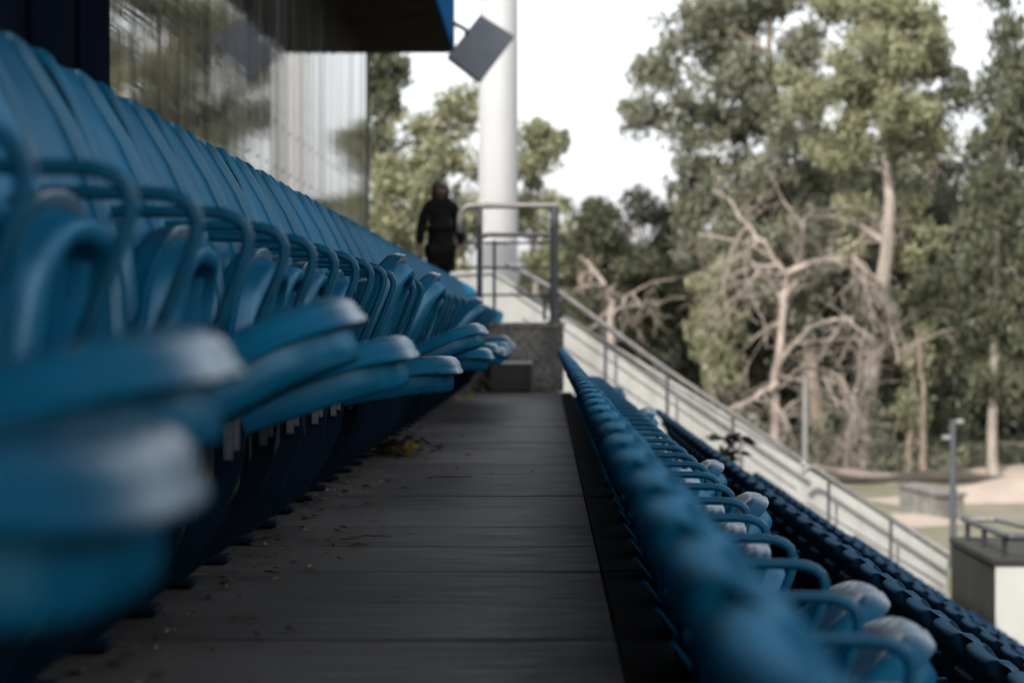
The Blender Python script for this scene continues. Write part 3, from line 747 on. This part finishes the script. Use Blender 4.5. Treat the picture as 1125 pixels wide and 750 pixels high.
# dead bleached tree: gnarled recursive branching
def dead_tree(name, label, foot_px, Yd, main, seed, r0=.2):
    rr = random.Random(seed); f0 = W2(*foot_px, Yd); F = Vector((f0[0], Yd, GZ-.05))
    t = thing(name, label, 'dead tree', F, 0, None)
    mb = MB(); tw = MB()
    def grow(p, d, L, r, lev):
        pts = [p]; seg = 5; dd = d.copy()
        for i in range(seg):
            dd = (dd+Vector((rr.uniform(-.35, .35), rr.uniform(-.35, .35), rr.uniform(-.36, .22)))).normalized()
            pts.append(pts[-1]+dd*L/seg)
        mb.tube(pts, [r*(1-.55*i/seg) for i in range(seg+1)], 6 if lev < 2 else 4)
        if lev < 3:
            for k in range(rr.choice([2, 3, 3, 4])):
                i = rr.randint(1, seg); ax = Vector((rr.gauss(0, 1), rr.gauss(0, .8), rr.gauss(-.15 if lev else .1, .7)))
                nd = (dd*.55+ax.normalized()*.9).normalized()
                grow(pts[i], nd, L*rr.uniform(.45, .75), max(.009, r*(1-.55*i/seg)*.55), lev+1)
    for path, r in main:
        P_ = [Vector(W2(a, b, Yd))-F+Vector((0, rr.uniform(-.5, .5), 0)) for a, b in path]
        if path[0] == foot_px: P_[0] = Vector((0, 0, 0))
        fine = []
        for i in range(len(P_)-1):
            for k in range(4): fine.append(P_[i].lerp(P_[i+1], k/4)+Vector((rr.uniform(-.06, .06), rr.uniform(-.05, .05), rr.uniform(-.05, .05))))
        fine.append(P_[-1]); nn = len(fine)
        mb.tube(fine, [r*(1-.65*i/(nn-1)) for i in range(nn)], 8)
        for i in range(2, nn, 2) if name == 'dead_branch' else [i for i in range(2, nn) if i % 3]:
            d = (fine[i]-fine[i-1]).normalized(); ax = Vector((rr.gauss(0, 1), rr.gauss(0, .7), rr.gauss(-.1, .8)))
            grow(fine[i], (d*.3+ax.normalized()).normalized(), rr.uniform(.9, 2.1)*(.4 if name == 'dead_branch' else 1), max(.022, r*.36), 1)
    shade_auto(mb.build('trunk', M['deadwood'], t), 60)
    if tw.v: tw.build('twigs', M['deadwood'], t)
dead_tree('dead_tree', 'bleached dead tree with gnarled bare branches in front of the wood', (850, 492), 55,
     [([(850, 492), (853, 430), (858, 350), (866, 300), (840, 265), (815, 240)], .12), ([(866, 300), (905, 285), (935, 285), (950, 292)], .085), ([(858, 340), (880, 300), (880, 250), (890, 225)], .06),
      ([(855, 400), (890, 360), (920, 350), (955, 372)], .06), ([(852, 420), (825, 440), (800, 450)], .08), ([(866, 300), (830, 300), (810, 330)], .055), ([(905, 285), (950, 300), (975, 340), (985, 400)], .05), ([(880, 400), (920, 410), (935, 440), (938, 480)], .05)], 5)
dead_tree('dead_branch', 'pale broken dead branch leaning among dark bushes above the wall', (672, 370), 50,
     [([(672, 370), (672, 340), (664, 312), (650, 293)], .10), ([(672, 345), (690, 325), (700, 318)], .05)], 9)

# far wood reads as one dark mass; undergrowth at its foot
def mass(name, x0, x1, y0, y1, z0, ztop, n, rad, per, size, mat, seed):
    r = np.random.default_rng(seed)
    cs = np.stack([r.uniform(x0, x1, n), r.uniform(y0, y1, n), r.random(n)], 1)
    cs[:, 2] = z0+cs[:, 2]*(ztop(cs[:, 0])-z0)
    v, f = leaf_cloud(cs, r.uniform(rad*.7, rad*1.3, n), per, size, .3)
    o = np_mesh(name, v, f, mat, None); o['kind'] = 'stuff'; return o
mass('far_woods', -22, 30, 74, 80, GZ, lambda x: np.where(x < 4.4, GZ+5.6+.9*np.sin(x*.9)+.5*np.sin(x*2.1), GZ+8.5+.8*np.sin(x*.8)), 1500, .8, 38, .5, M['leaf_dark'], 41)
mass('woods', 19, 27, -25, 45, GZ, lambda x: GZ+11+.9*np.sin(x*3), 900, 1.5, 26, 1.1, M['leaf_dark'], 47)
tag(bpy.data.objects['woods'], 'dense dark wood along the open side of the field', 'woods')
tag(bpy.data.objects['far_woods'], 'dark far wood closing off the field behind the trees', 'woods')
mass('undergrowth', -16, 22, 58.5, 62, GZ, lambda x: GZ+.55+.35*np.sin(x*1.3)+.2*np.sin(x*3.7), 420, .38, 34, .22, M['leaf_mid'], 42)
tag(bpy.data.objects['undergrowth'], 'low green undergrowth along the foot of the trees', 'undergrowth')
mass('dry_scrub', 4.5, 10, 56.5, 59, GZ, lambda x: GZ+1.4+.9*np.sin(x*1.9), 90, .4, 20, .22, M['leaf_euc'], 43)
tag(bpy.data.objects['dry_scrub'], 'dry grey scrub tangled under the dead tree', 'undergrowth')

# ------------------------------------------------------------------ weeds, fallen leaves and litter
def weed(name, label, x, y, z, h, nleaf, seed, lsize=.09, mat='leaf_mid'):
    rr = random.Random(seed); t = thing(name, label, 'plant', (x, y, z))
    st = MB(); lf = MB()
    for s_ in range(3):
        tip = Vector((rr.uniform(-.16, .16)*h, rr.uniform(-.1, .1), h*rr.uniform(.75, 1)))
        pts = limb(st, (0, 0, 0), tip, .007, .003, .08, rr, 5, 6)
        for k in range(nleaf):
            p = pts[rr.randint(len(pts)//2, len(pts)-1)]; d = Vector((rr.gauss(0, 1), rr.gauss(0, .8), rr.uniform(-.7, .5))).normalized()
            sd = d.cross(Vector((rr.gauss(0, .4), rr.gauss(0, .4), 1))).normalized()*lsize*.34; L = lsize*rr.uniform(.7, 1.3)
            n_ = sd.cross(d).normalized()*lsize*.1
            lf.add([p, p+d*L*.35+sd+n_, p+d*L*.35-n_, p+d*L, p+d*L*.35-sd+n_], [(0, 1, 3, 2), (0, 2, 3, 4)])
    st.build('stem', M['brownbark'], t); lf.build('leaves', M[mat], t)
weed('weed_plant', 'leafy green weed sprouting between seat rows before the white wall', pxx(808, 18), 18, -2*RISE, CAMZ-(456-360)/2656*18+2*RISE, 15, 3, .13, 'leaf_dark')
weed('weed_plant', 'small weed hanging at the corner of the concrete block', .12, 20.9, .585, .10, 5, 4, .06)
weed('weed_plant', 'green weed growing at the foot of the concrete step', -.52, 19.9, 0, .12, 12, 5, .07)
weed('weed_plant', 'green weed climbing the dark side of the concrete end box', 4.03, 22.9, -5*RISE, .95, 16, 6, .12)
def leaf_pile(name, label, x, y, n, spread, seed, mat, size):
    rr = random.Random(seed); mb = MB()
    for k in range(n):
        p = Vector((x+rr.gauss(0, spread), y+rr.gauss(0, spread*1.6), .006+rr.random()*.035)); a = rr.uniform(0, 2*PI); L = size*rr.uniform(.6, 1.2)
        d = Vector((math.cos(a), math.sin(a), rr.uniform(-.2, .9))).normalized()*L; s_ = Vector((-math.sin(a), math.cos(a), rr.uniform(-.3, .6)))*L*.35
        mb.add([p, p+d*.45+s_, p+d*.45+Vector((0, 0, -.004)), p+d, p+d*.45-s_], [(0, 1, 3, 2), (0, 2, 3, 4)])
    return tag(mb.build(name, mat), label, 'leaves')
leaf_pile('fallen_leaves', 'little heap of yellow fallen leaves beside dark clump under the seats', -.59, 10.2, 10, .025, 1, M['leaf_yellow'], .07)
leaf_pile('rotting_leaves', 'dark clump of rotting leaves around the yellow leaves', -.66, 10.35, 90, .07, 2, M['litter'], .07)
leaf_pile('fallen_leaves', 'yellow fallen leaves far down the walkway near the concrete step', -.62, 17.8, 8, .03, 3, M['leaf_yellow'], .07)
mb = MB(); rr = random.Random(77)
for k in range(330):
    yy = 2.5+rr.random()**1.3*15; xx = X_UP+.10+abs(rr.gauss(0, .14)) if rr.random() < .93 else rr.uniform(X_UP+.1, 0)
    if xx > .0: continue
    L = rr.uniform(.006, .022)*(1.6 if rr.random() < .12 else 1); a = rr.uniform(0, PI)
    d = Vector((math.cos(a), math.sin(a), 0))*L; s_ = Vector((-math.sin(a), math.cos(a), 0))*L*rr.uniform(.25, .6); p = Vector((xx, yy, .004)); h = Vector((0, 0, rr.uniform(.003, .010)))
    mb.add([p-d, p+s_+h, p+d+h*.6, p-s_+h*.3], [(0, 1, 2, 3)])
tag(mb.build('leaf_litter', M['litter']), 'dry crumbs and leaf bits scattered along the left of the walkway', 'litter', None, 'stuff')
for (xx, yy, L, a, lab) in ((-.52, 6.1, .13, .30, 'thin brown twig lying near the left edge of the walkway'), (-.42, 8.6, .16, .35, 'short dark twig lying near the left seats')):
    t_ = MB(); limb(t_, (xx, yy, .008), (xx+L*math.cos(a), yy+L*math.sin(a), .010), .004, .002, .06, rr, 5, 6); tag(t_.build('twig', M['litter']), lab, 'twig')
# broken concrete chips along the foot of the riser
mb = MB()
for k in range(40):
    yy = 2.6+k*.28+rr.uniform(-.05, .05); s_ = rr.uniform(.004, .013)*(1.9 if rr.random() < .12 else 1); xx = X_UP+.08+rr.uniform(0, .12)
    mb.box(xx, xx+s_*1.6, yy, yy+s_*2.2, .003, .003+s_*.6, s_*.12)
tag(mb.build('concrete_rubble', M['tread']), 'grey broken chips strewn along the foot of the left seats', 'rubble', None, 'stuff')
# small faded red tag on the back of a lower seat
sg = thing('red_tag', 'small faded red tag behind the row below the walkway', 'tag', (X_R1+.035, 6.0, -.34))
mb = MB(); mb.box(-.012, .03, -.05, .05, -.02, .02, .006); mb.build('plate', M['red'], sg)
mb = MB(); mb.box(-.006, .02, -.03, .03, .021, .03, .002); mb.build('clip', M['dark_post'], sg)

# ------------------------------------------------------------------ person
def skinned(name, verts, edges, radii, mat, parent, sub=2, root=0):
    me = bpy.data.meshes.new(name); me.from_pydata(verts, edges, []); me.update(); me.materials.append(mat)
    o = bpy.data.objects.new(name, me); COL.objects.link(o); o.parent = parent
    o.modifiers.new('skin', 'SKIN'); 
    sv = me.skin_vertices[0].data
    for i, r in enumerate(radii):
        sv[i].radius = (r, r) if not isinstance(r, tuple) else r
        sv[i].use_root = (i == root)
    m_ = o.modifiers.new('sub', 'SUBSURF'); m_.levels = sub; m_.render_levels = sub
    o.modifiers['skin'].use_smooth_shade = True
    return o
YP = 28.0
pr = thing('person', 'person in long black clothes walking on the upper landing behind the seats', 'person', (pxx(484, YP), YP, RISE), R(12))
# body: facing -y (towards the camera), mid step
V = [(0, 0, .90), (0, 0, 1.10), (0, .01, 1.28), (0, .01, 1.38), (0, 0, 1.44), (0, -.025, 1.50), (0, -.025, 1.58), (0, -.01, 1.63),          # 0-7 trunk, neck, jaw, skull
     (-.17, .01, 1.345), (-.225, .02, 1.10), (-.25, -.02, .88), (-.255, -.04, .80),                              # 8-11 arm
     (.17, .01, 1.345), (.23, .03, 1.10), (.255, .0, .88), (.26, -.03, .80),                                    # 12-15
     (-.09, 0, .86), (-.10, -.10, .48), (-.10, -.10, .09), (-.11, -.24, .03),                                      # 16-19
     (.09, 0, .86), (.10, .04, .48), (.10, .17, .10), (.11, .05, .03),                                            # 20-23
     (.010, -.125, 1.535)]                                                                                          # 24 nose
E = [(0, 1), (1, 2), (2, 3), (3, 4), (4, 5), (5, 6), (6, 7), (3, 8), (8, 9), (9, 10), (10, 11), (3, 12), (12, 13), (13, 14), (14, 15), (0, 16), (16, 17), (17, 18), (18, 19), (0, 20), (20, 21), (21, 22), (22, 23), (5, 24)]
RD = [(.14, .10), (.12, .09), (.15, .10), (.10, .08), .05, (.070, .078), (.078, .095), (.068, .085), .055, .042, .032, .030, .055, .042, .032, .030, .085, .058, .04, .035, .085, .058, .04, .035, .014]
V2 = list(V); E2 = list(E); RD2 = list(RD)
for hv in (11, 15):                            # palm with four fingers and a thumb on each hand
    w_ = Vector(V[hv]); sg_ = -1 if hv == 11 else 1
    pi_ = len(V2); V2.append(tuple(w_+Vector((0, -.015, -.07)))); E2.append((hv, pi_)); RD2.append((.020, .036))
    for k, L in enumerate((.062, .074, .070, .055)):
        a_ = len(V2); oy = -.033+k*.022
        V2.append(tuple(w_+Vector((0, -.015+oy, -.095)))); E2.append((pi_, a_)); RD2.append(.0095)
        V2.append(tuple(w_+Vector((-sg_*.008, -.018+oy, -.095-L*.55)))); E2.append((a_, a_+1)); RD2.append(.0088)
        V2.append(tuple(w_+Vector((-sg_*.026, -.020+oy, -.095-L)))); E2.append((a_+1, a_+2)); RD2.append(.008)
    a_ = len(V2); V2.append(tuple(w_+Vector((-sg_*.012, -.060, -.060)))); E2.append((hv, a_)); RD2.append(.011)
    V2.append(tuple(w_+Vector((-sg_*.020, -.072, -.095)))); E2.append((a_, a_+1)); RD2.append(.009)
body = skinned('body', V2, E2, RD2, M['skin'], pr)
# clothing
tun = skinned('tunic', [(0, 0, .60), (0, 0, .80), (0, 0, .95), (0, 0, 1.10), (0, .01, 1.27), (0, .01, 1.37), (0, .0, 1.47), (-.155, .01, 1.34), (-.225, .02, 1.10), (-.25, -.018, .885), (.155, .01, 1.34), (.23, .03, 1.10), (.255, .0, .885)],
    [(0, 1), (1, 2), (2, 3), (3, 4), (4, 5), (5, 6), (5, 7), (7, 8), (8, 9), (5, 10), (10, 11), (11, 12)],
    [(.195, .16), (.18, .15), (.165, .135), (.145, .12), (.16, .13), (.14, .11), (.07, .07), .078, .066, .056, .078, .066, .056], M['black_cloth'], pr, 2, 2)
tro = skinned('trousers', [(0, 0, .86), (-.09, 0, .82), (-.10, -.10, .48), (-.10, -.10, .10), (.09, 0, .82), (.10, .04, .48), (.10, .17, .12)],
    [(0, 1), (1, 2), (2, 3), (0, 4), (4, 5), (5, 6)], [(.15, .12), .105, .085, .07, .105, .085, .07], M['black_cloth'], pr)
for (x, y, z) in ((-.11, -.20, .035), (.11, .08, .045)):
    mb = MB(); mb.box(x-.045, x+.045, y-.10, y+.12, 0.0 if y < 0 else .012, .075, .025); shade_auto(mb.build('shoe', M['black_cloth'], pr), 60)
hair = skinned('hair', [(0, .045, 1.40), (0, .055, 1.50), (0, .035, 1.60), (0, .005, 1.655), (-.075, .01, 1.56), (-.085, .02, 1.44), (.075, .01, 1.56), (.085, .02, 1.44)],
    [(0, 1), (1, 2), (2, 3), (2, 4), (4, 5), (2, 6), (6, 7)], [(.08, .05), (.085, .06), (.088, .075), (.078, .09), .036, .03, .036, .03], M['hair'], pr, 2, 2)
for s_ in (-1, 1):
    mb = MB(); mb.tube([(s_*.031, -.103, 1.572), (s_*.031, -.114, 1.572)], [.014, .006], 10); mb.build('eye', M['hair'], pr)
mb = MB(); mb.tube([(-.026, -.098, 1.488), (0, -.106, 1.486), (.026, -.098, 1.488)], [.004, .008, .004], 6); mb.build('mouth', M['red'], pr)

# ------------------------------------------------------------------ light, sky, camera
SUN_AZ = Vector((-.34, -.94)).normalized(); EL = R(38)
s = Vector((SUN_AZ.x*math.cos(EL), SUN_AZ.y*math.cos(EL), math.sin(EL)))
ld = bpy.data.lights.new('sun', 'SUN'); ld.energy = 2.6; ld.angle = R(.53); ld.color = (1, .93, .83)
lo = bpy.data.objects.new('sun', ld); COL.objects.link(lo); lo.rotation_mode = 'QUATERNION'; lo.rotation_quaternion = s.to_track_quat('Z', 'Y'); lo.location = (-10, -30, 30)
w = bpy.data.worlds.new('World'); S.world = w; w.use_nodes = True; nt = w.node_tree; nt.nodes.clear()
sky = N(nt, 'ShaderNodeTexSky', sky_type='NISHITA'); sky.sun_disc = False; sky.sun_elevation = EL; sky.sun_rotation = math.atan2(s.x, s.y)
sky.air_density = 1.0; sky.dust_density = 4.0; sky.ozone_density = 1.0
hs = N(nt, 'ShaderNodeHueSaturation'); hs.inputs['Saturation'].default_value = .25; nt.links.new(sky.outputs[0], hs.inputs['Color'])
bg = N(nt, 'ShaderNodeBackground'); bg.inputs[1].default_value = .15
# thin bright summer haze: whitens the whole sky, most of all near the horizon
tcw = N(nt, 'ShaderNodeTexCoord'); sz = N(nt, 'ShaderNodeSeparateXYZ'); nt.links.new(tcw.outputs['Generated'], sz.inputs[0])
hz = ramp(nt, sz.outputs[2], [(0., (1.75, 1.8, 1.88)), (.25, (1.6, 1.66, 1.76)), (.8, (.8, .86, .98))])
addn = N(nt, 'ShaderNodeMix', data_type='RGBA', blend_type='ADD'); addn.inputs[0].default_value = 1
nt.links.new(hs.outputs[0], addn.inputs[6]); nt.links.new(hz.outputs[0], addn.inputs[7]); nt.links.new(addn.outputs[2], bg.inputs[0])
wo = N(nt, 'ShaderNodeOutputWorld'); nt.links.new(bg.outputs[0], wo.inputs[0])
cd = bpy.data.cameras.new('camera'); cam = bpy.data.objects.new('camera', cd); COL.objects.link(cam); S.camera = cam
cd.lens = 85; cd.sensor_width = 36; cd.clip_end = 2000; cd.clip_start = .05
cam.location = (0, 0, CAMZ)
cam.rotation_euler = (R(90)-math.atan(15/2656), 0, math.atan(37.5/2656))
cd.dof.use_dof = True; cd.dof.focus_distance = 6.6; cd.dof.aperture_fstop = 4.2; cd.dof.aperture_blades = 0
vs = S.view_settings; vs.view_transform = 'Standard'; vs.look = 'None'; vs.exposure = 0.9; vs.gamma = 1; vs.use_curve_mapping = False
S.cycles.use_denoising = True
S.cycles.max_bounces = 8
